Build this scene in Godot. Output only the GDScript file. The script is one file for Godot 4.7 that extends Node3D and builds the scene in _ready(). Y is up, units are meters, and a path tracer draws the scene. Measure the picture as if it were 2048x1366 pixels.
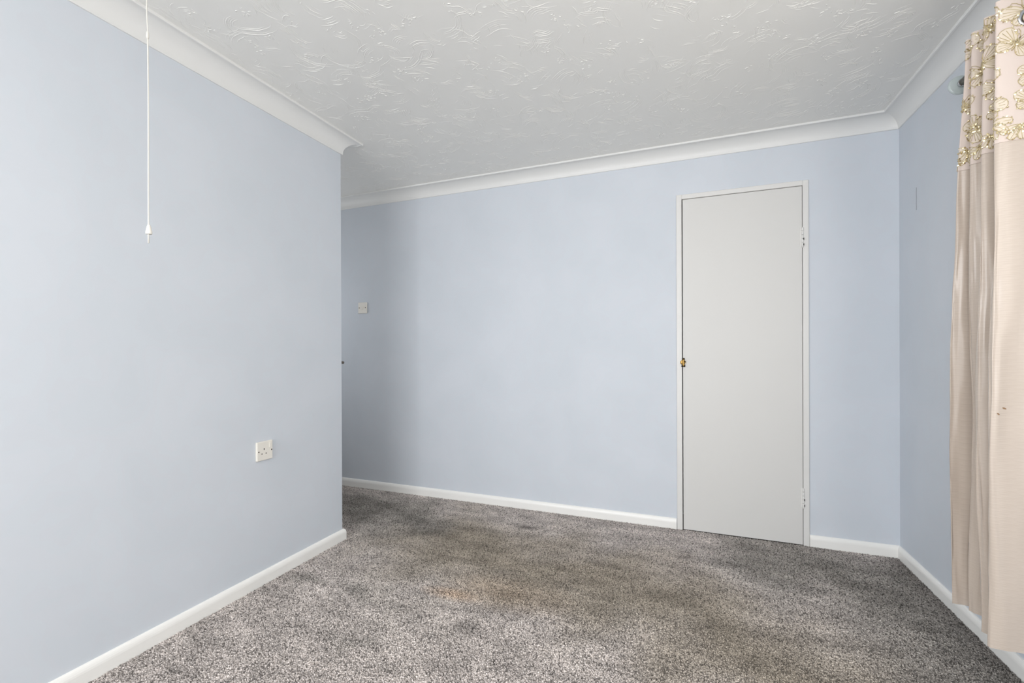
extends Node3D
# An empty bedroom: blue walls, swirled white ceiling, grey carpet, cupboard door, eyelet curtain.

const F := 901.5          # focal length in pixels of the 2048 x 1366 frame
const EYE := 1.1394       # height of the lens
const XL := -1.9262       # left wall face
const XR := 1.0777        # right (window) wall face
const ZB := -3.0339       # back wall face
const ZE := -2.1536       # far end of the left wall, where the recess begins
const ZR := 2.9           # wall behind the camera
const XE := -3.35         # end of the recess
const H := 2.4
const WIN := [-1.3, 0.5, 0.92, 2.1]   # window opening: z from, z to, y from, y to

const SKY := 0.5          # sky brightness
const DAY := 2.7          # daylight at the right window
const REAR := 7.0         # fill light at the added window behind the camera
const RECESS := 0.34       # fill light at the added small window of the recess
const SIDE := 5.4         # fill light at the added window in the left wall, behind the camera
const REAR_X := -0.82

var M := {}
var rng := RandomNumberGenerator.new()
var taken := {}

# ------------------------------------------------------------------ helpers
func srgb(r: float, g: float, b: float) -> Color:
	return Color(r / 255.0, g / 255.0, b / 255.0)

func mat(c: Color, rough := 0.6, metal := 0.0) -> StandardMaterial3D:
	var m := StandardMaterial3D.new()
	m.albedo_color = c
	m.roughness = rough
	m.metallic = metal
	m.metallic_specular = 0.5
	return m

func mb() -> SurfaceTool:
	var st := SurfaceTool.new()
	st.begin(Mesh.PRIMITIVE_TRIANGLES)
	return st

func numbered(called: String) -> String:
	if not taken.has(called):
		taken[called] = 0
		return called
	taken[called] += 1
	return "%s_%03d" % [called, taken[called]]

func obj(called: String, st: SurfaceTool, m: Material, parent: Node3D = null) -> MeshInstance3D:
	st.generate_normals()
	var o := MeshInstance3D.new()
	o.mesh = st.commit()
	o.material_override = m
	put(called, o, parent)
	return o

func put(called: String, o: Node3D, parent: Node3D) -> void:
	if parent == null:
		o.name = numbered(called)
		add_child(o, true)
	else:
		var n := called
		var k := 0
		while parent.has_node(NodePath(n)):
			k += 1
			n = "%s_%03d" % [called, k]
		o.name = n
		parent.add_child(o, true)

func thing(called: String, label: String, category: String, at := Vector3.ZERO) -> Node3D:
	var o := Node3D.new()
	put(called, o, null)
	o.position = at
	o.set_meta("label", label)
	o.set_meta("category", category)
	return o

func structure(o: Node3D, label: String, category: String) -> void:
	o.set_meta("kind", "structure")
	o.set_meta("label", label)
	o.set_meta("category", category)

# a convex polygon whose face looks away from the point "inside"
func poly(st: SurfaceTool, p: Array, inside: Vector3) -> void:
	var n: Vector3 = (p[1] - p[0]).cross(p[2] - p[0])
	var mid := Vector3.ZERO
	for q in p:
		mid += q
	mid /= p.size()
	var flip: bool = n.dot(mid - inside) > 0.0
	for k in range(1, p.size() - 1):
		for q in ([p[0], p[k + 1], p[k]] if flip else [p[0], p[k], p[k + 1]]):
			st.add_vertex(q)

func quad(st: SurfaceTool, a: Vector3, b: Vector3, c: Vector3, d: Vector3) -> void:
	for q in [a, b, c, a, c, d]:
		st.add_vertex(q)

# box with chamfered edges
func box(st: SurfaceTool, lo: Vector3, hi: Vector3, b := 0.0) -> void:
	st.set_smooth_group(-1)
	var c := (lo + hi) / 2.0
	var h := (hi - lo) / 2.0
	b = minf(b, minf(h.x, minf(h.y, h.z)) * 0.9)
	var v := func(axis: int, s: Vector3) -> Vector3:
		var q := h - Vector3(b, b, b)
		q[axis] = h[axis]
		return c + Vector3(q.x * s.x, q.y * s.y, q.z * s.z)
	for axis in 3:
		var i := (axis + 1) % 3
		var j := (axis + 2) % 3
		for s in [-1.0, 1.0]:
			var ring := []
			for t in [[-1, -1], [1, -1], [1, 1], [-1, 1]]:
				var g := Vector3.ZERO
				g[axis] = s
				g[i] = t[0]
				g[j] = t[1]
				ring.append(v.call(axis, g))
			poly(st, ring, c)
		if b > 0.0:
			for t in [[-1, -1], [1, -1], [1, 1], [-1, 1]]:
				var g0 := Vector3.ZERO
				g0[i] = t[0]
				g0[j] = t[1]
				var g1 := g0
				g0[axis] = -1
				g1[axis] = 1
				poly(st, [v.call(i, g0), v.call(i, g1), v.call(j, g1), v.call(j, g0)], c)
	if b > 0.0:
		for sx in [-1.0, 1.0]:
			for sy in [-1.0, 1.0]:
				for sz in [-1.0, 1.0]:
					var g := Vector3(sx, sy, sz)
					poly(st, [v.call(0, g), v.call(1, g), v.call(2, g)], c)

# a profile of (offset from the wall, height) swept from a to b; "n" points into the room; ka, kb: +1 inner mitre, -1 outer mitre, 0 square
func sweep(st: SurfaceTool, prof: Array, a: Vector3, b: Vector3, n: Vector3, ka: float, kb: float, flats := {}) -> void:
	var d := (b - a).normalized()
	var P := func(i: int, far: bool) -> Vector3:
		var o: float = prof[i][0]
		var y: float = prof[i][1]
		return (b - d * o * kb if far else a + d * o * ka) + n * o + Vector3(0, y, 0)
	var mid := Vector3.ZERO
	for i in prof.size():
		mid += P.call(i, false) + P.call(i, true)
	mid /= 2.0 * prof.size()
	var turn := 0.0
	for i in prof.size():
		var j := (i + 1) % prof.size()
		turn += prof[i][0] * prof[j][1] - prof[j][0] * prof[i][1]
	var up := (n.cross(d).y > 0.0) == (turn < 0.0)
	for i in prof.size():
		var j := (i + 1) % prof.size()
		st.set_smooth_group(1 if prof[i].size() > 2 and prof[i][2] else -1)
		if up:
			quad(st, P.call(i, false), P.call(i, true), P.call(j, true), P.call(j, false))
		else:
			quad(st, P.call(i, false), P.call(j, false), P.call(j, true), P.call(i, true))
	st.set_smooth_group(-1)
	for far in [false, true]:
		var pts := PackedVector2Array()
		for q in prof:
			pts.append(Vector2(q[0], q[1]))
		var tri := Geometry2D.triangulate_polygon(pts)
		for k in range(0, tri.size(), 3):
			poly(st, [P.call(tri[k], far), P.call(tri[k + 1], far), P.call(tri[k + 2], far)], mid)

# profile (radius, along) turned about an axis
func lathe(st: SurfaceTool, prof: Array, at: Vector3, axis: Vector3, sides := 24, smooth := 1) -> void:
	var ax := axis.normalized()
	var e := ax.cross(Vector3.UP if absf(ax.y) < 0.9 else Vector3.RIGHT).normalized()
	var g := ax.cross(e)
	var turn := 0.0
	for i in prof.size() - 1:
		turn += (prof[i + 1][1] - prof[i][1]) * (prof[i][0] + prof[i + 1][0])
	if turn < 0.0: g = -g
	for i in prof.size() - 1:
		st.set_smooth_group(smooth if smooth < 0 else (i if prof[i].size() > 2 else 1))
		for k in sides:
			var t0 := TAU * k / sides
			var t1 := TAU * (k + 1) / sides
			var r0 := e * cos(t0) + g * sin(t0)
			var r1 := e * cos(t1) + g * sin(t1)
			var a: Vector3 = at + r0 * prof[i][0] + ax * prof[i][1]
			var b: Vector3 = at + r1 * prof[i][0] + ax * prof[i][1]
			var c: Vector3 = at + r1 * prof[i + 1][0] + ax * prof[i + 1][1]
			var d: Vector3 = at + r0 * prof[i + 1][0] + ax * prof[i + 1][1]
			if prof[i][0] > 1e-6:
				for q in [a, c, b]: st.add_vertex(q)
			if prof[i + 1][0] > 1e-6:
				for q in [a, d, c]: st.add_vertex(q)

func tube(st: SurfaceTool, pts: Array, r: float, sides := 8) -> void:
	st.set_smooth_group(1)
	var rings := []
	for i in pts.size():
		var d: Vector3 = (pts[mini(i + 1, pts.size() - 1)] - pts[maxi(i - 1, 0)]).normalized()
		var e := d.cross(Vector3.UP if absf(d.y) < 0.9 else Vector3.RIGHT).normalized()
		var g := d.cross(e)
		var ring := []
		for k in sides:
			var t := TAU * k / sides
			ring.append(pts[i] + (e * cos(t) + g * sin(t)) * r)
		rings.append(ring)
	for i in rings.size() - 1:
		for k in sides:
			var l := (k + 1) % sides
			quad(st, rings[i][k], rings[i + 1][k], rings[i + 1][l], rings[i][l])
	for k in sides:
		for q in [pts[0], rings[0][k], rings[0][(k + 1) % sides]]: st.add_vertex(q)
		for q in [pts[-1], rings[-1][(k + 1) % sides], rings[-1][k]]: st.add_vertex(q)

func torus(st: SurfaceTool, at: Vector3, axis: Vector3, R: float, r: float, from := 0.0, to := TAU, n := 32, flat := 1.0) -> void:
	st.set_smooth_group(1)
	var ax := axis.normalized()
	var e := ax.cross(Vector3.UP).normalized()
	var g := e.cross(ax)
	var P := func(i: int, k: int) -> Vector3:
		var t := from + (to - from) * i / n
		var s := TAU * k / 10
		var rad := e * cos(t) + g * sin(t)
		return at + rad * (R + r * cos(s)) + ax * r * flat * sin(s)
	for i in n:
		for k in 10:
			quad(st, P.call(i, k), P.call(i + 1, k), P.call(i + 1, k + 1), P.call(i, k + 1))

# ------------------------------------------------------------------ scene
func _ready() -> void:
	rng.seed = 7
	light_and_lens()
	materials()
	room()
	ceiling_relief()
	carpet()
	trims()
	cupboard_door()
	recess_door()
	window()
	fittings()
	curtain()

func light_and_lens() -> void:
	var cam := Camera3D.new()
	cam.name = "camera"
	var right := Vector3(0.93270253, -0.00400011, -0.36062445)
	var up := Vector3(0.00321589, 0.99999098, -0.00277464)
	var fwd := Vector3(-0.36063229, -0.00142819, -0.93270698)
	cam.transform = Transform3D(Basis(right, up, -fwd), Vector3(0, EYE, 0))
	cam.near = 0.05
	cam.far = 60.0
	cam.keep_aspect = Camera3D.KEEP_HEIGHT
	cam.projection = Camera3D.PROJECTION_FRUSTUM
	cam.size = cam.near * 1366.0 / F
	cam.frustum_offset = Vector2(0, cam.near * (701.2 - 683.0) / F)
	add_child(cam)
	cam.current = true

	var we := WorldEnvironment.new()
	we.name = "world_environment"
	var e := Environment.new()
	e.background_mode = Environment.BG_SKY
	var sky := Sky.new()
	var sm := ProceduralSkyMaterial.new()
	sm.sky_top_color = Color(0.72, 0.80, 0.92)
	sm.sky_horizon_color = Color(0.90, 0.93, 0.97)
	sm.ground_horizon_color = Color(0.62, 0.64, 0.62)
	sm.ground_bottom_color = Color(0.42, 0.44, 0.40)
	sm.sky_energy_multiplier = SKY
	sm.ground_energy_multiplier = SKY
	sky.sky_material = sm
	e.sky = sky
	e.tonemap_mode = Environment.TONE_MAPPER_LINEAR
	e.tonemap_exposure = 1.19
	e.sdfgi_enabled = true
	e.ssao_enabled = true
	e.ssil_enabled = true
	we.environment = e
	add_child(we)

	# daylight through the window in the right wall and fill from the added one behind the camera
	daylight("window_daylight", Vector3(XR + 0.02, 1.51, (WIN[0] + WIN[1]) / 2), Vector3(XL, 1.3, -0.8), Vector2(1.75, 1.1), DAY, Color(1.0, 0.975, 0.94))
	daylight("rear_fill_light", Vector3(REAR_X, 1.27, ZR + 0.02), Vector3(REAR_X, 1.2, ZB), Vector2(2.0, 1.65), REAR)

	daylight("side_fill_light", Vector3(XL - 0.02, 1.4, 1.55), Vector3(XR, 1.3, 0.2), Vector2(1.5, 1.3), SIDE)  # added area light that brightens the right wall
	daylight("recess_fill_light", Vector3(XE + 0.01, 1.5, -2.6), Vector3(0, 1.4, -2.6), Vector2(0.58, 1.1), RECESS)  # added area light that lifts the recess and the right wall

func daylight(called: String, at: Vector3, to: Vector3, size: Vector2, energy: float, tint := Color(0.985, 0.99, 1.0)) -> void:
	if energy <= 0.0: return
	var l := AreaLight3D.new()
	l.name = called
	l.area_size = size
	l.light_color = tint
	l.light_energy = energy
	l.area_range = 12.0
	l.area_attenuation = 2.0
	l.shadow_enabled = true
	add_child(l)
	l.look_at_from_position(at, to)

func noise(freq: float, seed_: int, oct := 3, kind := FastNoiseLite.TYPE_SIMPLEX_SMOOTH) -> FastNoiseLite:
	var n := FastNoiseLite.new()
	n.noise_type = kind
	n.frequency = freq
	n.seed = seed_
	n.fractal_octaves = oct
	return n

func noise_tex(n: FastNoiseLite, c0: Color, c1: Color, size := 512) -> NoiseTexture2D:
	var t := NoiseTexture2D.new()
	t.width = size
	t.height = size
	t.seamless = true
	t.noise = n
	var g := Gradient.new()
	g.set_color(0, c0)
	g.set_color(1, c1)
	t.color_ramp = g
	return t

func materials() -> void:
	# matt blue emulsion, a little uneven from rolling
	var w := mat(Color.WHITE, 0.72)
	w.albedo_texture = noise_tex(noise(0.006, 3, 4), srgb(209, 215, 222), srgb(215, 220, 227))
	w.uv1_triplanar = true
	w.uv1_world_triplanar = true
	w.uv1_scale = Vector3(0.55, 0.55, 0.55)
	w.metallic_specular = 0.3
	M.wall = w
	M.rear = mat(srgb(222, 225, 232), 0.8)
	M.ceiling = mat(srgb(238, 237, 233), 0.3)
	M.cove = mat(srgb(233, 233, 231), 0.45)
	M.gloss = mat(srgb(246, 245, 241), 0.35)
	M.frame = mat(srgb(226, 225, 222), 0.4)
	M.door = mat(srgb(217, 216, 213), 0.5)
	M.plastic = mat(srgb(236, 232, 223), 0.3)
	M.dark = mat(srgb(38, 35, 33), 0.8)
	M.gap = mat(srgb(60, 56, 52), 0.9)
	M.brass = mat(srgb(148, 118, 66), 0.35, 0.9)
	M.tarnish = mat(srgb(58, 44, 26), 0.5, 0.6)
	M.nickel = mat(srgb(190, 186, 178), 0.3, 0.85)
	M.chrome = mat(srgb(200, 200, 202), 0.12, 1.0)
	M.steel = mat(srgb(120, 112, 104), 0.3, 1.0)
	M.cord = mat(srgb(222, 219, 212), 0.8)
	M.wood = mat(srgb(236, 235, 231), 0.35)
	var g := mat(Color(0.95, 0.98, 0.97, 0.08), 0.02)
	g.transparency = BaseMaterial3D.TRANSPARENCY_ALPHA
	M.pane = g
	var d := mat(Color(0.74, 0.78, 0.78, 1.0), 0.03)
	d.refraction_enabled = true
	d.refraction_scale = 0.05
	M.glass = d
	# carpet backing and pile
	M.backing = mat(srgb(104, 96, 91), 0.95)
	var p := mat(Color.WHITE, 0.95)
	p.vertex_color_use_as_albedo = true
	p.metallic_specular = 0.15
	M.pile = p
	# curtain: faux silk with slubs across it
	var s := mat(Color.WHITE, 0.3)
	s.albedo_texture = noise_tex(noise(0.012, 21, 4), srgb(199, 184, 170), srgb(211, 198, 185))
	s.uv1_scale = Vector3(3.0, 48.0, 1.0)
	s.cull_mode = BaseMaterial3D.CULL_DISABLED
	s.rim_enabled = true
	s.rim = 0.35
	s.backlight_enabled = true
	s.backlight = Color(0.18, 0.16, 0.13)
	M.silk = s
	var v := mat(srgb(221, 206, 196), 0.6)
	v.cull_mode = BaseMaterial3D.CULL_DISABLED
	v.rim_enabled = true
	v.rim = 0.3
	v.backlight_enabled = true
	v.backlight = Color(0.18, 0.16, 0.13)
	M.voile = v
	M.thread = mat(srgb(202, 186, 146), 0.42, 0.2)
	M.sequin = mat(srgb(244, 228, 186), 0.18, 0.85)
	var f := mat(srgb(224, 211, 193), 0.45)
	f.cull_mode = BaseMaterial3D.CULL_DISABLED
	M.fill = f

# ------------------------------------------------------------------ room shell
func room() -> void:
	var T := 0.14
	var st := mb()
	box(st, Vector3(XE - T, -0.12, ZB - 0.35), Vector3(XR + T, 0.0, ZR + T))
	structure(obj("floor", st, M.backing), "grey speckled carpeted floor of the whole room", "floor")
	st = mb()
	box(st, Vector3(XE - T, H, ZB - 0.35), Vector3(XR + T, H + 0.12, ZR + T))
	structure(obj("ceiling", st, M.ceiling), "white ceiling with swirled plaster relief", "ceiling")
	# left wall, its far edge slightly rounded
	st = mb()
	box(st, Vector3(XL - T, 0, ZE), Vector3(XL, H, 0.7), 0.004)
	box(st, Vector3(XL - T, 0, 2.4), Vector3(XL, H, ZR))
	box(st, Vector3(XL - T, 0, 0.699), Vector3(XL, 0.7, 2.401))
	box(st, Vector3(XL - T, 2.1, 0.699), Vector3(XL, H, 2.401))
	structure(obj("wall_left", st, M.wall), "pale blue wall with the socket, ending in an outer corner", "wall")
	st = mb()
	box(st, Vector3(XE, 0, ZE), Vector3(XL - T - 0.76 + 0.02, H, ZE + T))
	box(st, Vector3(XL - T - 0.76 - 0.02, 2.06, ZE), Vector3(XL - T + 0.004, H, ZE + T))
	structure(obj("wall_recess", st, M.wall), "blue wall of the recess round the corner, facing the back wall", "wall")
	st = mb()
	box(st, Vector3(XE - T, 0, ZB - T), Vector3(XE, H, -2.93))
	box(st, Vector3(XE - T, 0, -2.27), Vector3(XE, H, ZE + T))
	box(st, Vector3(XE - T, 0, -2.93), Vector3(XE, 0.9, -2.27))
	box(st, Vector3(XE - T, 2.1, -2.93), Vector3(XE, H, -2.27))
	structure(obj("wall_recess_end", st, M.wall), "blue end wall of the recess", "wall")
	# back wall with a niche for the cupboard
	st = mb()
	box(st, Vector3(XE, 0, ZB - T), Vector3(-0.045, H, ZB))
	box(st, Vector3(0.645, 0, ZB - T), Vector3(XR + T, H, ZB))
	box(st, Vector3(-0.045, 2.096, ZB - T), Vector3(0.645, H, ZB))
	box(st, Vector3(-0.2, 0, ZB - 0.34), Vector3(0.8, H, ZB - 0.3))
	box(st, Vector3(-0.24, 0, ZB - 0.34), Vector3(-0.2, H, ZB - T))
	box(st, Vector3(0.8, 0, ZB - 0.34), Vector3(0.84, H, ZB - T))
	var back := obj("wall_back", st, M.wall)
	structure(back, "pale blue back wall with the white cupboard door and the light switch", "wall")
	# right wall with the window opening
	st = mb()
	box(st, Vector3(XR, 0, ZB - 0.02), Vector3(XR + T, H, WIN[0]))
	box(st, Vector3(XR, 0, WIN[1]), Vector3(XR + T, H, ZR))
	box(st, Vector3(XR, 0, WIN[0]), Vector3(XR + T, WIN[2], WIN[1]))
	box(st, Vector3(XR, WIN[3], WIN[0]), Vector3(XR + T, H, WIN[1]))
	var rightw := obj("wall_right", st, M.wall)
	structure(rightw, "pale blue window wall behind the curtain", "wall")
	st = mb()   # hairline crack in the plaster
	var pts := []
	for k in 8:
		pts.append(Vector3(XR - 0.0004, 1.832 + 0.113 * k / 7.0, -2.838 + 0.0012 * sin(k * 2.1)))
	tube(st, pts, 0.0007, 5)
	obj("crack", st, mat(srgb(118, 120, 128), 0.9), rightw)
	st = mb()
	box(st, Vector3(XL - T, 0, ZR), Vector3(REAR_X - 1.05, H, ZR + T))
	box(st, Vector3(REAR_X + 1.05, 0, ZR), Vector3(XR + T, H, ZR + T))
	box(st, Vector3(REAR_X - 1.05, 0, ZR), Vector3(REAR_X + 1.05, 0.4, ZR + T))
	box(st, Vector3(REAR_X - 1.05, 2.15, ZR), Vector3(REAR_X + 1.05, H, ZR + T))
	structure(obj("wall_rear", st, M.rear), "pale wall behind the viewer with an added window", "wall")

# ------------------------------------------------------------------ ceiling: combed swirls left in the plaster
func ridge(st: SurfaceTool, pts: Array, w: float, h: float) -> void:
	# low rounded ridge hanging from the ceiling along pts (Vector2 x, z)
	var n := pts.size()
	var prof := [[-1.0, 0.0], [-0.45, 0.8], [0.1, 1.0], [0.6, 0.6], [1.0, 0.0]]
	var rows := []
	for i in n:
		var d: Vector2 = (pts[mini(i + 1, n - 1)] - pts[maxi(i - 1, 0)]).normalized()
		var s := Vector2(-d.y, d.x)
		var fade := sin(PI * (0.08 + 0.84 * i / (n - 1.0)))
		var row := []
		for q in prof:
			var c: Vector2 = pts[i] + s * w * q[0] * (0.5 + 0.5 * fade)
			row.append(Vector3(c.x, H + 0.0002 - h * q[1] * fade, c.y))
		rows.append(row)
	for i in n - 1:
		for k in 4:
			quad(st, rows[i][k], rows[i][k + 1], rows[i + 1][k + 1], rows[i + 1][k])

func ceiling_relief() -> void:
	var st := mb()
	st.set_smooth_group(1)
	var r := RandomNumberGenerator.new()
	r.seed = 99
	var wob := noise(3.0, 5, 2)
	var inside := func(p: Vector2) -> bool:
		if p.x > XR - 0.1 or p.y < ZB + 0.11 or p.y > 0.5: return false
		return p.x > XL + 0.1 if p.y > ZE - 0.1 else p.x > XE + 0.1
	var step := 0.064
	var z := ZB
	while z < 0.5:
		var x := XE
		while x < XR:
			var c := Vector2(x + r.randf_range(-0.05, 0.05), z + r.randf_range(-0.05, 0.05))
			var kind := r.randf()
			if kind < 0.62:      # combed arc: several concentric ridges
				var a0 := r.randf() * TAU
				var span := r.randf_range(0.7, 2.2)
				var rad := r.randf_range(0.02, 0.09)
				var gap := r.randf_range(0.006, 0.011)
				for k in r.randi_range(3, 7):
					var R := rad + gap * k
					var s0 := a0 + r.randf_range(0.0, 0.5)
					var sp := span * r.randf_range(0.4, 1.0)
					var n := clampi(int(R * sp / 0.009), 4, 12)
					var pts := []
					var ok := true
					for i in n + 1:
						var t := s0 + sp * i / n
						var rr := R + 0.008 * wob.get_noise_2d(c.x * 3 + cos(t) * 0.3, c.y * 3 + sin(t) * 0.3)
						var p := c + Vector2(cos(t), sin(t)) * rr
						ok = ok and inside.call(p)
						pts.append(p)
					if ok and r.randf() < 0.85:
						ridge(st, pts, r.randf_range(0.0010, 0.0020), r.randf_range(0.0004, 0.0017))
			elif kind < 0.8:    # dab of the brush: a small rosette
				for k in r.randi_range(6, 11):
					var q := c + Vector2(r.randfn(0, 0.014), r.randfn(0, 0.014))
					var t := r.randf() * TAU
					var bend := r.randf_range(-2.5, 2.5)
					var pts := []
					var ok := true
					var p := q
					for i in 6:
						ok = ok and inside.call(p)
						pts.append(p)
						p += Vector2(cos(t), sin(t)) * r.randf_range(0.002, 0.0042)
						t += bend * 0.25
					if ok:
						ridge(st, pts, r.randf_range(0.0010, 0.0022), r.randf_range(0.0008, 0.0024))
			else:               # loose flick
				var t := r.randf() * TAU
				for k in r.randi_range(1, 3):
					var p := c + Vector2(r.randfn(0, 0.02), r.randfn(0, 0.02))
					var pts := []
					var ok := true
					var tt := t
					for i in 9:
						ok = ok and inside.call(p)
						pts.append(p)
						p += Vector2(cos(tt), sin(tt)) * 0.006
						tt += r.randf_range(-0.1, 0.3)
					if ok:
						ridge(st, pts, r.randf_range(0.0010, 0.0020), r.randf_range(0.0004, 0.0018))
			x += step
		z += step
	var o := obj("plaster_swirl", st, M.ceiling, get_node("ceiling"))
	o.set_meta("kind", "stuff")

# ------------------------------------------------------------------ carpet: cut pile, worn and stained
func carpet() -> void:
	var tuft := mb()
	tuft.set_smooth_group(1)
	var rings := [[0.0026, 0.0], [0.0031, 0.003], [0.0027, 0.0065], [0.0012, 0.0080]]
	for i in 3:
		for k in 5:
			var a := TAU * k / 5
			var b := TAU * (k + 1) / 5
			var P := func(q: Array, t: float) -> Vector3: return Vector3(cos(t) * q[0], q[1], sin(t) * q[0])
			quad(tuft, P.call(rings[i], a), P.call(rings[i + 1], a), P.call(rings[i + 1], b), P.call(rings[i], b))
	tuft.generate_normals()
	var mesh := tuft.commit()
	var r := RandomNumberGenerator.new()
	r.seed = 41
	var places: Array[Transform3D] = []
	var tints := PackedColorArray()
	var big := noise(1.1, 11, 4)
	var mid := noise(5.0, 12, 3)
	var hue := noise(0.9, 13, 2)
	var step := 0.0044
	var z := ZB + 0.004
	while z < 0.0:
		var x0 := XL + 0.004 if z > ZE - 0.006 else XE + 0.01
		var x := x0
		while x < XR - 0.003:
			var p := Vector2(x + r.randf_range(-0.0018, 0.0018), z + r.randf_range(-0.0018, 0.0018))
			var inb: bool = (p.x > XL + 0.016 or p.y < ZE - 0.016) and p.x < XR - 0.017
			if inb and (p.y > ZB + 0.017 or (p.x > -0.05 and p.x < 0.65 and p.y > ZB + 0.012)):
				var s := r.randf_range(0.8, 1.15)
				var b := Basis(Vector3(0, 1, 0), r.randf() * TAU) * Basis(Vector3(1, 0, 0), r.randf_range(-0.5, 0.5))
				places.append(Transform3D(b.scaled(Vector3(s, s * r.randf_range(0.85, 1.2), s)), Vector3(p.x, 0.0, p.y)))
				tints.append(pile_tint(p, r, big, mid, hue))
			x += step
		z += step
	var mm := MultiMesh.new()
	mm.transform_format = MultiMesh.TRANSFORM_3D
	mm.use_colors = true
	mm.mesh = mesh
	mm.instance_count = places.size()
	for i in places.size():
		mm.set_instance_transform(i, places[i])
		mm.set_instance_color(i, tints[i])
	var o := MultiMeshInstance3D.new()
	o.multimesh = mm
	o.material_override = M.pile
	put("carpet_pile", o, get_node("floor"))
	o.set_meta("kind", "stuff")

func blot(p: Vector2, c: Vector2, rad: Vector2) -> float:
	var q := (p - c) / rad
	return clampf(1.25 - q.length(), 0.0, 1.0)

# 1 on the track along the points, falling to 0 at "width" from it
func track(p: Vector2, pts: Array, width: float) -> float:
	var d := 1e9
	for i in pts.size() - 1:
		d = minf(d, p.distance_to(Geometry2D.get_closest_point_to_segment(p, pts[i], pts[i + 1])))
	return smoothstep(1.0, 0.0, d / width)

var brown_track := [Vector2(-1.4, -2.42), Vector2(-0.9, -2.22), Vector2(-0.45, -2.22), Vector2(0.0, -2.08), Vector2(0.3, -1.85), Vector2(0.55, -1.55)]
var recess_track := [Vector2(-2.7, -2.75), Vector2(-2.1, -2.62), Vector2(-1.75, -2.56)]  # darker carpet at the mouth of the recess
var window_dirt_shade := [Vector2(0.45, -2.78), Vector2(0.85, -2.6), Vector2(0.95, -2.1), Vector2(1.0, -1.4)]  # dirt and shade beside the window wall, both put into the pile colour

func pile_tint(p: Vector2, r: RandomNumberGenerator, big: FastNoiseLite, mid: FastNoiseLite, hue: FastNoiseLite) -> Color:
	var v := clampf(r.randfn(0.55, 0.11), 0.24, 0.84)
	if r.randf() < 0.16: v = r.randf_range(0.14, 0.28)
	var n := big.get_noise_2d(p.x, p.y)
	var m := mid.get_noise_2d(p.x * 0.7 - p.y * 0.25, p.y * 1.5)
	var w := p + Vector2(n, hue.get_noise_2d(p.y * 2.0, p.x * 2.0)) * 0.22
	var brown := track(w, brown_track, 0.62)
	var dark := maxf(track(w, recess_track, 0.42), 0.95 * track(w, window_dirt_shade, 0.52))
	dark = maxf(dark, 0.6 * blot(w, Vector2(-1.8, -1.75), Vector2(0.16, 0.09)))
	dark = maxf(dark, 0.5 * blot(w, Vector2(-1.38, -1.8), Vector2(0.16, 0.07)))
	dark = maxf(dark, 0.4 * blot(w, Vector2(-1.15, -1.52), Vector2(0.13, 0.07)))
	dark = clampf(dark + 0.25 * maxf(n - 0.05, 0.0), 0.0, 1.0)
	# brown dirt takes the light tufts down and draws them together
	v = lerpf(v, 0.27 + 0.42 * (v - 0.5), 0.8 * brown)
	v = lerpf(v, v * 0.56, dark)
	v *= 1.0 + 0.30 * m + 0.10 * n
	var c := Color(v * lerpf(1.065, 1.08, brown), v * lerpf(0.975, 0.955, brown), v * lerpf(0.925, 0.80, brown))
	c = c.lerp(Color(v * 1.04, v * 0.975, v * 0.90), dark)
	# single stains
	var orange := 0.5 * blot(p, Vector2(-1.03, -1.85), Vector2(0.14, 0.05)) + 0.25 * blot(p, Vector2(-0.8, -1.95), Vector2(0.3, 0.14))
	c = Color(c.r * (1.0 + 0.12 * orange), c.g * (1.0 - 0.12 * orange), c.b * (1.0 - 0.35 * orange))
	var black := 0.55 * blot(p, Vector2(-0.95, -2.71), Vector2(0.07, 0.035)) + 0.3 * blot(p, Vector2(-0.02, -2.62), Vector2(0.06, 0.03)) + 0.35 * blot(p, Vector2(-0.84, -1.66), Vector2(0.06, 0.05))
	c *= 1.0 - clampf(black, 0.0, 0.8)
	# darker line along the skirting of the window wall
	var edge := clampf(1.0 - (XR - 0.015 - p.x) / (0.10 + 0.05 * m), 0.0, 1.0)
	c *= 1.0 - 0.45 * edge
	c.a = 1.0
	return c

# ------------------------------------------------------------------ coving and skirting
func cove_profile(p: float, d: float) -> Array:
	var pr := [[0.0, 0.0], [0.0, -d], [0.006, -d], [0.0075, -d + 0.003], [0.0075, -d + 0.006, true]]
	var a := p - 0.012 - 0.0075
	var b := d - 0.006 - 0.009
	var n := 14
	for k in range(1, n + 1):
		var t := PI / 2 * k / n
		pr.append([0.0075 + a * (1.0 - cos(t)), -d + 0.006 + b * sin(t), k < n])
	pr.append([p - 0.010, -0.011])
	pr.append([p - 0.002, -0.0105])
	pr.append([p, -0.008])
	pr.append([p, 0.0])
	return pr

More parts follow.
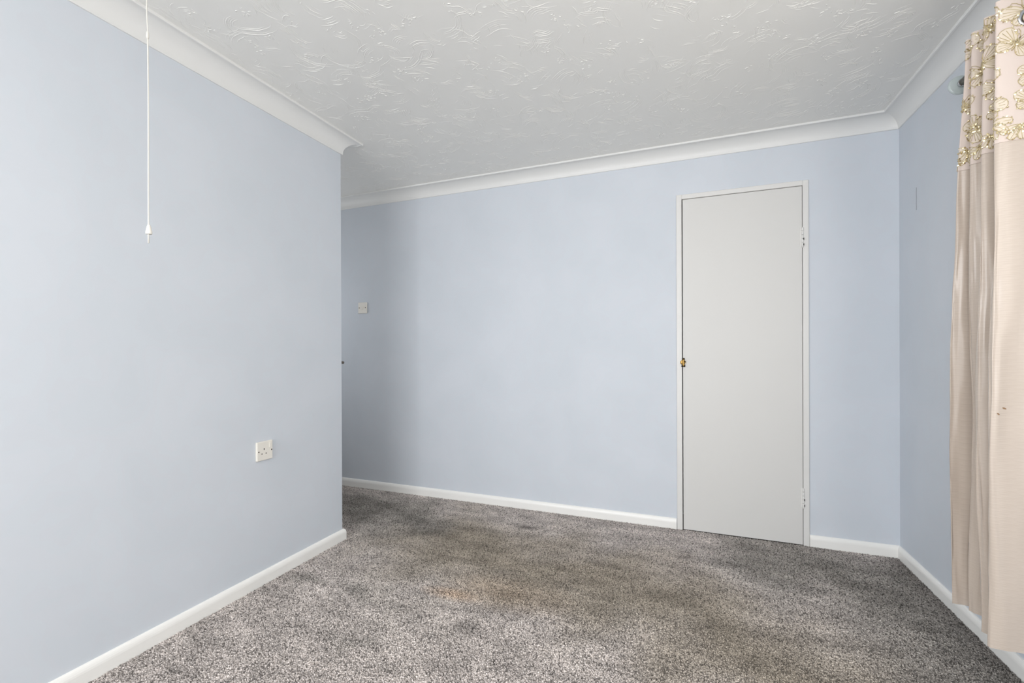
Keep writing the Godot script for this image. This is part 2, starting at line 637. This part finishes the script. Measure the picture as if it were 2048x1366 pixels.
func trims() -> void:
	var st := mb()
	sweep(st, cove_profile(0.090, 0.086), Vector3(XL, H, ZR), Vector3(XL, H, ZE), Vector3(1, 0, 0), 1, -1)
	structure(obj("trim_1", st, M.cove), "white plaster coving along the top of the left wall", "coving")
	st = mb()
	sweep(st, cove_profile(0.098, 0.074), Vector3(XE, H, ZB), Vector3(XR, H, ZB), Vector3(0, 0, 1), 1, 1)
	structure(obj("trim_2", st, M.cove), "white plaster coving along the top of the back wall", "coving")
	st = mb()
	sweep(st, cove_profile(0.098, 0.074), Vector3(XR, H, ZB), Vector3(XR, H, ZR), Vector3(-1, 0, 0), 1, 1)
	structure(obj("trim_3", st, M.cove), "white plaster coving along the top of the window wall", "coving")
	st = mb()
	sweep(st, cove_profile(0.090, 0.086), Vector3(XL, H, ZE), Vector3(XE, H, ZE), Vector3(0, 0, -1), -1, 1)
	structure(obj("trim_4", st, M.cove), "white plaster coving of the recess, round the outer corner", "coving")

	var sk := [[0.0, 0.0], [0.0, 0.0705], [0.0035, 0.0705], [0.0065, 0.0690], [0.0095, 0.0655], [0.0120, 0.0605], [0.0140, 0.0540], [0.015, 0.0470], [0.015, 0.0]]
	st = mb()
	sweep(st, sk, Vector3(XL, 0, ZR), Vector3(XL, 0, ZE), Vector3(1, 0, 0), 1, -1)
	sweep(st, sk, Vector3(XL, 0, ZE), Vector3(XL - 0.12, 0, ZE), Vector3(0, 0, -1), -1, 0)
	structure(obj("baseboard_left", st, M.gloss), "white skirting board along the left wall, turning its outer corner", "baseboard")
	st = mb()
	sweep(st, sk, Vector3(XE, 0, ZB), Vector3(-0.060, 0, ZB), Vector3(0, 0, 1), 1, 0)
	sweep(st, sk, Vector3(0.658, 0, ZB), Vector3(XR, 0, ZB), Vector3(0, 0, 1), 0, 1)
	structure(obj("baseboard_back", st, M.gloss), "white skirting board along the back wall on both sides of the door", "baseboard")
	st = mb()
	sweep(st, sk, Vector3(XR, 0, ZB), Vector3(XR, 0, ZR), Vector3(-1, 0, 0), 1, 1)
	structure(obj("baseboard_right", st, M.gloss), "white skirting board under the curtain along the window wall", "baseboard")

# ------------------------------------------------------------------ cupboard door in the back wall
func cupboard_door() -> void:
	var d := Node3D.new()
	put("door_1", d, null)
	structure(d, "flush white cupboard door with brass catch in the back wall", "door")
	var zf := ZB + 0.012
	var st := mb()
	box(st, Vector3(-0.057, 0, ZB - 0.06), Vector3(-0.0245, 2.109, zf), 0.0025)
	obj("door_jamb", st, M.frame, d)
	st = mb()
	box(st, Vector3(0.6265, 0, ZB - 0.06), Vector3(0.657, 2.109, zf), 0.0025)
	obj("door_jamb", st, M.frame, d)
	st = mb()
	box(st, Vector3(-0.0245, 2.0795, ZB - 0.06), Vector3(0.6265, 2.109, zf), 0.0025)
	obj("door_head", st, M.frame, d)
	st = mb()   # leaf: hangs a touch out of square, so that the lock side gap widens downwards
	var zl := ZB + 0.0115
	box(st, Vector3(-0.0195, 0.010, zl - 0.038), Vector3(0.624, 2.0765, zl), 0.002)
	obj("door_leaf", st, M.door, d)
	for y in [1.7825, 0.2825]:
		var h := Node3D.new()
		put("hinge", h, d)
		h.position = Vector3(0.625, y, zl)
		st = mb()
		for k in 5:
			var y0 := -0.055 + 0.022 * k
			lathe(st, [[0.0, y0 + 0.001], [0.0052, y0 + 0.001], [0.006, y0 + 0.003], [0.006, y0 + 0.019], [0.0052, y0 + 0.021], [0.0, y0 + 0.021]], Vector3(0, 0, 0.003), Vector3.UP, 12)
		lathe(st, [[0.0, -0.062], [0.004, -0.061], [0.006, -0.056], [0.0, -0.054]], Vector3(0, 0, 0.003), Vector3.UP, 12)
		obj("hinge_knuckle", st, M.frame, h)
		st = mb()
		box(st, Vector3(-0.011, -0.054, -0.002), Vector3(-0.001, 0.055, 0.0012), 0.0006)
		obj("hinge_plate", st, M.frame, h)
		for yy in [-0.012, -0.044]:
			st = mb()
			box(st, Vector3(0.0035, yy - 0.006, 0.0015), Vector3(0.0075, yy + 0.006, 0.0085), 0.001)
			obj("hinge_screw", st, M.dark, h)
	# worn brass catch half over the jamb
	var c := Node3D.new()
	put("door_catch", c, d)
	c.position = Vector3(-0.0185, 1.056, zl)
	st = mb()
	torus(st, Vector3(-0.001, 0.002, 0.004), Vector3(0, 0, 1), 0.0175, 0.0026, 2.0, 4.1, 20)
	obj("catch_rim", st, M.nickel, c)
	st = mb()
	lathe(st, [[0.0, 0.0], [0.0165, 0.0], [0.0165, 0.002], [0.0145, 0.003], [0.0, 0.003]], Vector3(-0.001, 0.001, 0), Vector3(0, 0, 1), 24)
	obj("catch_rose", st, M.brass, c)
	st = mb()
	box(st, Vector3(-0.004, -0.022, 0.002), Vector3(0.008, 0.022, 0.016), 0.004)
	obj("catch_body", st, M.brass, c)
	st = mb()
	for q in [[0.003, 0.0235, 0.0065], [0.0065, -0.021, 0.0068], [-0.007, -0.022, 0.0045], [0.0115, 0.006, 0.0042]]:
		lathe(st, [[0.0, 0.0], [q[2], 0.0], [q[2], 0.010], [q[2] * 0.6, 0.014], [0.0, 0.015]], Vector3(q[0], q[1], 0.0), Vector3(0, 0, 1), 14)
	obj("catch_screw", st, M.tarnish, c)

func recess_door() -> void:
	var d := Node3D.new()
	put("door_2", d, null)
	structure(d, "door of the recess round the corner, only its dark handle peeping out", "door")
	var x1 := XL - 0.14
	var st := mb()
	box(st, Vector3(x1 - 0.02, 0, ZE - 0.0), Vector3(x1, 2.06, ZE + 0.14), 0.002)
	obj("door_jamb", st, M.frame, d)
	st = mb()
	box(st, Vector3(x1 - 0.76, 0, ZE), Vector3(x1 - 0.74, 2.06, ZE + 0.14), 0.002)
	obj("door_jamb", st, M.frame, d)
	st = mb()
	box(st, Vector3(x1 - 0.74, 0.012, ZE + 0.004), Vector3(x1 - 0.02, 2.055, ZE + 0.04), 0.002)
	obj("door_leaf", st, M.door, d)
	st = mb()   # lever handle reaching past the jamb
	tube(st, [Vector3(x1 - 0.07, 1.068, ZE + 0.004), Vector3(x1 - 0.07, 1.068, ZE - 0.05), Vector3(x1 - 0.06, 1.068, ZE - 0.062), Vector3(x1 + 0.092, 1.066, ZE - 0.066)], 0.008, 10)
	obj("door_handle", st, M.steel, d)

# ------------------------------------------------------------------ windows
func window_in(called: String, label: String, lo: Vector3, hi: Vector3, along: int, parts: int, sill_side: Vector3) -> void:
	var w := Node3D.new()
	put(called, w, null)
	structure(w, label, "window")
	var f := 0.055
	var st := mb()
	var a := lo
	var L: float = hi[along] - lo[along]
	var bar := func(u0: float, u1: float, y0: float, y1: float) -> void:
		var p := lo
		var q := hi
		p[along] = lo[along] + u0
		q[along] = lo[along] + u1
		p.y = y0
		q.y = y1
		box(st, p, q, 0.006)
	bar.call(0.0, f, lo.y, hi.y)
	bar.call(L - f, L, lo.y, hi.y)
	bar.call(f, L - f, lo.y, lo.y + f)
	bar.call(f, L - f, hi.y - f, hi.y)
	for k in range(1, parts):
		var u := L * k / parts
		bar.call(u - f / 2, u + f / 2, lo.y + f, hi.y - f)
	obj("window_frame", st, M.wood, w)
	for k in parts:
		var u0 := f if k == 0 else L * k / parts + f / 2
		var u1 := L - f if k == parts - 1 else L * (k + 1) / parts - f / 2
		var c := 1 if along == 0 else 0
		var thin := 2 if along == 0 else 0
		var p := (lo + hi) / 2.0
		var q := p
		p[along] = lo[along] + u0
		q[along] = lo[along] + u1
		p.y = lo.y + f
		q.y = hi.y - f
		p[thin] -= 0.003
		q[thin] += 0.003
		st = mb()
		box(st, p, q)
		obj("window_pane", st, M.pane, w)
	st = mb()
	var s0 := lo
	var s1 := hi
	s1.y = lo.y
	s0.y = lo.y - 0.025
	s0 += Vector3(minf(sill_side.x, 0.0), 0, minf(sill_side.z, 0.0))
	s1 += Vector3(maxf(sill_side.x, 0.0), 0, maxf(sill_side.z, 0.0))
	box(st, s0, s1, 0.005)
	obj("window_sill", st, M.gloss, w)

func window() -> void:
	window_in("window_1", "white framed window beside the curtain in the right wall", Vector3(XR + 0.06, WIN[2] + 0.025, WIN[0]), Vector3(XR + 0.12, WIN[3], WIN[1]), 2, 3, Vector3(-0.10, 0, 0))
	window_in("window_2", "white framed window added for fill light in the wall behind the viewer", Vector3(REAR_X - 1.05, 0.425, ZR + 0.06), Vector3(REAR_X + 1.05, 2.15, ZR + 0.12), 0, 2, Vector3(0, 0, -0.10))
	window_in("window_4", "white framed window added for fill light in the left wall, behind the viewer", Vector3(XL - 0.12, 0.725, 0.7), Vector3(XL - 0.06, 2.1, 2.4), 2, 2, Vector3(0.09, 0, 0))
	window_in("window_3", "small white framed window added for fill light at the end of the recess", Vector3(XE - 0.12, 0.925, -2.93), Vector3(XE - 0.06, 2.1, -2.27), 2, 1, Vector3(0.09, 0, 0))

# ------------------------------------------------------------------ small fittings
func fittings() -> void:
	# single switched socket on the left wall
	var t := thing("wall_socket", "white switched three-pin socket low on the left wall", "socket", Vector3(XL, 0.654, -1.612))
	var st := mb()
	box(st, Vector3(0, -0.046, -0.0445), Vector3(0.012, 0.046, 0.0445), 0.003)
	obj("face_plate", st, M.plastic, t)
	st = mb()
	box(st, Vector3(0.0118, 0.012, -0.034), Vector3(0.0150, 0.036, -0.022), 0.0012)
	obj("rocker_switch", st, M.plastic, t)
	for q in [[0.009, 0.005, 0.0022, 0.0045], [-0.013, 0.017, 0.003, 0.0022], [-0.013, -0.006, 0.003, 0.0022]]:
		st = mb()
		box(st, Vector3(0.0112, q[0] - q[3], q[1] - q[2]), Vector3(0.01225, q[0] + q[3], q[1] + q[2]))
		obj("pin_slot", st, M.dark, t)
	for zz in [0.0345, -0.037]:
		st = mb()
		lathe(st, [[0.0, 0.0], [0.0034, 0.0], [0.0034, 0.0024], [0.0024, 0.003], [0.0, 0.003]], Vector3(0.010, -0.001, zz), Vector3(1, 0, 0), 12)
		obj("plate_screw", st, M.tarnish, t)

	# light switch on the back wall by the recess
	t = thing("light_switch", "small white light switch on the back wall near the recess", "switch", Vector3(-2.492, 1.491, ZB))
	st = mb()
	box(st, Vector3(-0.044, -0.045, 0), Vector3(0.044, 0.045, 0.010), 0.003)
	obj("switch_plate", st, M.plastic, t)
	st = mb()
	for x in [-0.007, 0.0075]:
		box(st, Vector3(x - 0.0065, -0.011, 0.0095), Vector3(x + 0.0065, 0.011, 0.0135), 0.0015)
	obj("rocker_switch", st, M.plastic, t)
	for x in [-0.031, 0.031]:
		st = mb()
		lathe(st, [[0.0, 0.0], [0.0042, 0.0], [0.0042, 0.0022], [0.003, 0.003], [0.0, 0.003]], Vector3(x, 0.001, 0.0085), Vector3(0, 0, 1), 12)
		obj("plate_screw", st, M.tarnish, t)

	# pull cord hanging from its ceiling switch
	var cx := -1.6135
	var cz := -0.932
	t = thing("pull_cord", "thin white pull cord with bell-shaped end hanging before the left wall", "pull cord", Vector3(cx, H, cz))
	st = mb()
	lathe(st, [[0.0, 0.0], [0.043, 0.0], [0.043, -0.006], [0.038, -0.026], [0.030, -0.034], [0.008, -0.036], [0.006, -0.044], [0.0, -0.044]], Vector3(-0.006, 0, 0), Vector3.UP, 32)
	obj("switch_box", st, M.plastic, t)
	st = mb()
	var pts := []
	for k in 10:
		var f := k / 9.0
		pts.append(Vector3(-0.006 + 0.008 * f + 0.0012 * sin(f * 7.0), -0.04 - 0.198 * f, 0))
	tube(st, pts, 0.0017, 8)
	obj("cord", st, M.cord, t)
	st = mb()
	lathe(st, [[0.0, 0.012], [0.0022, 0.011], [0.0036, 0.006], [0.004, -0.006], [0.0034, -0.012], [0.0, -0.013]], Vector3(0.002, -0.243, 0), Vector3.UP, 14)
	obj("cord_connector", st, M.cord, t)
	st = mb()
	pts = []
	for k in 24:
		var f := k / 23.0
		pts.append(Vector3(0.002 + 0.0012 * sin(f * 5.0), -0.25 - 0.662 * f, 0))
	tube(st, pts, 0.0022, 8)
	obj("cord", st, M.cord, t)
	st = mb()
	lathe(st, [[0.0, 0.020], [0.0035, 0.020], [0.0060, 0.012], [0.0075, 0.002], [0.0088, -0.002], [0.0088, -0.009], [0.0078, -0.011], [0.0, -0.008]], Vector3(0.0025, -0.873, 0), Vector3.UP, 20)
	obj("cord_pull", st, M.plastic, t)

# ------------------------------------------------------------------ curtain on its rod
const ROD_X := 0.988
const ROD_Y := 2.155
# room-side fronts of the pleats, far end to near end, at four heights: x and z / x of the sight line that touches them
var fronts := [
	[2.23, [[0.925, -2.236], [0.922, -2.200], [0.920, -2.124], [0.912, -2.058]]],
	[1.62, [[0.925, -2.311], [0.938, -2.214], [0.920, -2.145], [0.912, -2.070]]],
	[0.76, [[0.925, -2.362], [0.975, -2.200], [0.922, -2.169], [0.905, -2.104]]],
	[0.175, [[0.935, -2.336], [0.965, -2.220], [0.930, -2.146], [0.905, -2.110]]],
]
var plan := []

# nodes of the plan, alternating valleys by the wall and fronts: [height, [[x, z], ...]]
func lay_out_pleats() -> void:
	for row in fronts:
		var nodes := []
		var q: Array = row[1]
		for k in q.size():
			var z: float = q[k][0] * q[k][1]
			var before: float = z - 0.05 if k == 0 else q[k - 1][0] * q[k - 1][1]
			nodes.append([1.052, (z + before) / 2.0])
			nodes.append([q[k][0], z])
		nodes.append([1.050, nodes[-1][1] + 0.034])
		plan.append([row[0], nodes])

var wrinkle: FastNoiseLite

func node_at(i: int, y: float) -> Vector2:
	var k := 0
	while k < 2 and y < plan[k + 1][0]:
		k += 1
	var f: float = clampf((plan[k][0] - y) / (plan[k][0] - plan[k + 1][0]), 0.0, 1.0)
	f = f * f * (3.0 - 2.0 * f)
	var a = plan[k][1][i]
	var b = plan[k + 1][1][i]
	return Vector2(lerpf(a[0], b[0], f), lerpf(a[1], b[1], f))

func cloth(t: float, y: float) -> Vector3:
	var last: int = plan[0][1].size() - 1
	var i := clampi(int(floor(t)), 0, last - 1)
	var f := t - i
	var a := node_at(i, y)
	var b := node_at(i + 1, y)
	# odd nodes are the room-side fronts of the pleats: full round rolls, with narrow valleys between
	var front := i % 2 == 1
	var g := f if front else 1.0 - f
	var e := 0.6 * (1.0 - sqrt(maxf(0.0, 1.0 - pow(g / 0.45, 2.0)))) if g < 0.45 else 0.6 + 0.4 * sin(PI / 2.0 * (g - 0.45) / 0.55)
	if not front: e = 1.0 - e
	var x := lerpf(a.x, b.x, e)
	var z := lerpf(a.y, b.y, f)
	var amp := 0.0075 * clampf((2.0 - y) / 0.6, 0.0, 1.0)
	x += amp * wrinkle.get_noise_2d(t * 2.6, y * 1.1)
	z += amp * 1.4 * wrinkle.get_noise_2d(t * 2.6 + 40.0, y * 1.1)
	return Vector3(minf(x, XR - 0.012), y, z)

func cloth_normal(t: float, y: float) -> Vector3:
	var d := cloth(t + 0.01, y) - cloth(t - 0.01, y)
	return d.cross(Vector3.UP).normalized()   # towards the room

var arc: PackedFloat32Array = []
func arc_to_t(s: float) -> float:
	var lo := 0
	var hi := arc.size() - 1
	if s <= 0.0: return 0.0
	if s >= arc[hi]: return plan[0][1].size() - 1.0
	while hi - lo > 1:
		var m := (lo + hi) / 2
		if arc[m] > s: hi = m
		else: lo = m
	return (lo + (s - arc[lo]) / (arc[hi] - arc[lo])) * 0.02

func on_cloth(s: float, y: float, lift: float) -> Vector3:
	var t := arc_to_t(s)
	return cloth(t, y) + cloth_normal(t, y) * lift

func curtain() -> void:
	wrinkle = noise(1.0, 77, 3)
	lay_out_pleats()
	var last: int = plan[0][1].size() - 1
	arc.append(0.0)
	var prev := cloth(0.0, 2.0)
	for k in range(1, last * 50 + 1):
		var p := cloth(k * 0.02, 2.0)
		arc.append(arc[-1] + p.distance_to(prev))
		prev = p
	var root := thing("curtain", "cream silk eyelet curtain with gold embroidered top band at the window", "curtain", Vector3.ZERO)
	var per := 26
	var eyelets := []
	for i in last:
		# where the flank crosses the rod
		var lo := float(i)
		var hi := i + 1.0
		var rise: bool = cloth(hi, ROD_Y).x > cloth(lo, ROD_Y).x
		for k in 24:
			var m := (lo + hi) / 2
			if (cloth(m, ROD_Y).x > ROD_X) == rise: hi = m
			else: lo = m
		eyelets.append(lo)
	var build := func(y0: float, y1: float, rows: int, holes: bool) -> SurfaceTool:
		var st := mb()
		st.set_smooth_group(1)
		for j in rows:
			var ya := lerpf(y0, y1, float(j) / rows)
			var yb := lerpf(y0, y1, float(j + 1) / rows)
			for k in last * per:
				var ta := float(k) / per
				var tb := float(k + 1) / per
				if holes:
					var mid := cloth((ta + tb) / 2, (ya + yb) / 2)
					var skip := false
					for e in eyelets:
						if mid.distance_to(cloth(e, ROD_Y)) < 0.022 and absf(e - ta) < 0.5: skip = true
					if skip: continue
				var c := [[ta, ya], [tb, ya], [tb, yb], [ta, yb]]
				for q in [0, 1, 2, 0, 2, 3]:
					var s := arc[mini(int(round(c[q][0] * 50)), arc.size() - 1)]
					st.set_uv(Vector2(s, c[q][1]))
					st.add_vertex(cloth(c[q][0], c[q][1]))
		return st
	obj("silk_drop", build.call(1.785, 0.178, 60, false), M.silk, root)
	var band := obj("heading_band", build.call(2.228, 1.785, 60, true), M.voile, root)
	var hem := mb()
	hem.set_smooth_group(1)
	var seam := []
	for k in last * per + 1:
		seam.append(cloth(float(k) / per, 1.785) + cloth_normal(float(k) / per, 1.785) * 0.0015)
	tube(hem, seam, 0.0010, 6)
	obj("band_seam", hem, M.voile, root)
	# eyelet rings
	for e in eyelets:
		var st := mb()
		var n := cloth_normal(e, ROD_Y)
		torus(st, cloth(e, ROD_Y), n, 0.0255, 0.0062, 0.0, TAU, 36, 0.55)
		obj("eyelet", st, M.chrome, root)
	embroider(band)
	var st: SurfaceTool   # two brown marks on the near fold
	var brown := mat(srgb(150, 118, 88), 0.8)
	for q in [[6.285, 0.930, 0.008], [6.355, 0.948, 0.006]]:
		var c: float = q[0] + 1.0
		var ring := []
		for k in 10:
			var a := TAU * k / 10
			var tt: float = c + cos(a) * q[2] * 3.4
			var yy: float = q[1] + sin(a) * 0.0028 - cos(a) * 0.002
			ring.append(cloth(tt, yy) + cloth_normal(tt, yy) * 0.0006)
		st = mb()
		poly(st, ring, cloth(c, q[1]) - cloth_normal(c, q[1]) * 0.1)
		obj("stain", st, brown, root)
	# rod with a glass disc finial
	var rod := thing("curtain_rod", "metal curtain rod ending in a clear glass disc beside the curtain", "curtain rod", Vector3(ROD_X, ROD_Y, -2.23))
	st = mb()
	lathe(st, [[0.0, 0.0], [0.012, 0.0], [0.013, 0.002], [0.013, 2.60], [0.012, 2.602], [0.0, 2.602]], Vector3.ZERO, Vector3(0, 0, 1), 28)
	obj("pole", st, M.steel, rod)
	st = mb()
	lathe(st, [[0.0, -0.006], [0.030, -0.006], [0.0345, -0.0045], [0.036, 0.0], [0.0345, 0.0045], [0.030, 0.006], [0.0, 0.006]], Vector3(0, 0, -0.02), Vector3(0, 0, 1), 40)
	obj("finial_disc", st, M.glass, rod)
	st = mb()
	lathe(st, [[0.0, -0.014], [0.008, -0.013], [0.014, -0.006], [0.0145, 0.004], [0.0, 0.012]], Vector3.ZERO, Vector3(0, 0, 1), 24)
	obj("finial_cap", st, M.chrome, rod)
	for zz in [0.12, 2.5]:
		st = mb()
		lathe(st, [[0.0, 0.0], [0.028, 0.0], [0.028, 0.005], [0.012, 0.008], [0.0085, 0.012], [0.0085, XR - ROD_X - 0.004], [0.0, XR - ROD_X - 0.004]], Vector3(XR - ROD_X, 0, zz), Vector3(-1, 0, 0), 24)
		torus(st, Vector3(0, 0, zz), Vector3(0, 0, 1), 0.0155, 0.003)
		obj("rod_bracket", st, M.steel, rod)

# gold motifs stitched on the band: each is a mesh of cords, sequins and a satin fill
func embroider(band: Node3D) -> void:
	var total := arc[arc.size() - 1]
	var r := RandomNumberGenerator.new()
	r.seed = 314
	var rows := [[2.18, 0.115, 0.0, 0.058, 0], [2.085, 0.12, 0.06, 0.060, 1], [1.99, 0.115, 0.015, 0.056, 0], [1.905, 0.11, 0.07, 0.052, 1], [1.84, 0.066, 0.03, 0.060, 2]]
	for row in rows:
		var s: float = row[2]
		while s < total:
			var kind: int = row[4] if row[4] == 2 else r.randi_range(0, 1)
			motif(band, s + r.randf_range(-0.012, 0.012), row[0] + r.randf_range(-0.012, 0.012), row[3] * r.randf_range(0.9, 1.1), kind, r)
			s += row[1]

func motif(band: Node3D, s0: float, y0: float, size: float, kind: int, r: RandomNumberGenerator) -> void:
	var cords := mb()
	cords.set_smooth_group(1)
	var discs := mb()
	var fill := mb()
	fill.set_smooth_group(1)
	var turn := r.randf_range(-0.5, 0.5)
	var petals := []   # [angle, length, half width]
	if kind == 0:      # butterfly
		petals = [[0.55, 1.0, 0.42], [PI - 0.55, 1.0, 0.42], [-0.5, 0.75, 0.36], [PI + 0.5, 0.75, 0.36]]
	elif kind == 1:    # flower
		for k in 6:
			petals.append([TAU * k / 6 + 0.3, 0.85, 0.34])
	else:              # fan of leaves for the border
		for k in 5:
			petals.append([-PI / 2 + (k - 2) * 0.62, 0.85, 0.2])
	var at := func(v: Vector2, lift: float) -> Vector3:
		var w := v.rotated(turn) * size
		return on_cloth(s0 + w.x, clampf(y0 + w.y, 1.787, 2.222), lift)
	var cord := func(a: Array, w: float) -> void:
		var pts := []
		for v in a:
			pts.append(at.call(v, 0.0012))
		tube(cords, pts, w, 5)
	for p in petals:
		var d := Vector2(cos(p[0]), sin(p[0]))
		var e := Vector2(-d.y, d.x)
		var rim := []
		for k in 15:
			var t: float = PI * k / 14.0
			var along: float = p[1] * (0.08 + 0.46 * (1.0 - cos(t)))
			var across: float = p[2] * sin(t) * (0.55 + 0.45 * (1 - cos(t)) / 2)
			rim.append(d * along + e * across)
		var back := []
		for k in 15:
			var v: Vector2 = rim[14 - k]
			back.append(v - e * 2.0 * v.dot(e))
		cord.call(rim, 0.0010)
		cord.call(back, 0.0010)
		for k in 14:
			var m0: Vector2 = d * rim[k].dot(d)
			var m1: Vector2 = d * rim[k + 1].dot(d)
			quad(fill, at.call(m0, 0.0007), at.call(rim[k], 0.0007), at.call(rim[k + 1], 0.0007), at.call(m1, 0.0007))
			quad(fill, at.call(m0, 0.0007), at.call(m1, 0.0007), at.call(m1 - (rim[k + 1] - m1), 0.0007), at.call(m0 - (rim[k] - m0), 0.0007))
		for g in ([-0.6, -0.2, 0.2, 0.6] if kind != 2 else [0.0]):
			var tip: Vector2 = d * p[1] * (0.92 - 0.25 * absf(g)) + e * p[2] * g
			cord.call([d * 0.1, (d * 0.1).lerp(tip, 0.35) + e * g * 0.03, (d * 0.1).lerp(tip, 0.7) + e * g * 0.03, tip], 0.0007)
		for k in 12:
			var q: Vector2 = rim[clampi(2 + k, 0, 13)] if r.randf() < 0.5 else back[clampi(2 + k, 0, 13)]
			q += Vector2(r.randf_range(-0.06, 0.06), r.randf_range(-0.06, 0.06))
			var c: Vector3 = at.call(q, 0.0026)
			var n := (c - (at.call(q, 0.0) as Vector3)).normalized()
			n = (n + Vector3(r.randfn(0, 0.3), r.randfn(0, 0.3), r.randfn(0, 0.3))).normalized()
			lathe(discs, [[0.0, -0.0003], [0.0027, -0.0003], [0.0027, 0.0002], [0.0, 0.0005]], c, n, 7, -1)
	if kind == 0:
		cord.call([Vector2(0, -0.35), Vector2(0, -0.1), Vector2(0.01, 0.15), Vector2(0, 0.35)], 0.0022)
		for sgn in [-1.0, 1.0]:
			cord.call([Vector2(0, 0.35), Vector2(0.12 * sgn, 0.6), Vector2(0.25 * sgn, 0.72), Vector2(0.33 * sgn, 0.66), Vector2(0.28 * sgn, 0.6)], 0.0009)
	for st in [cords, fill, discs]:
		st.generate_normals()
	var mesh := cords.commit()
	mesh = fill.commit(mesh)
	mesh = discs.commit(mesh)
	mesh.surface_set_material(0, M.thread)
	mesh.surface_set_material(1, M.fill)
	mesh.surface_set_material(2, M.sequin)
	var o := MeshInstance3D.new()
	o.mesh = mesh
	put(["embroidered_butterfly", "embroidered_flower", "embroidered_leaves"][kind], o, band)
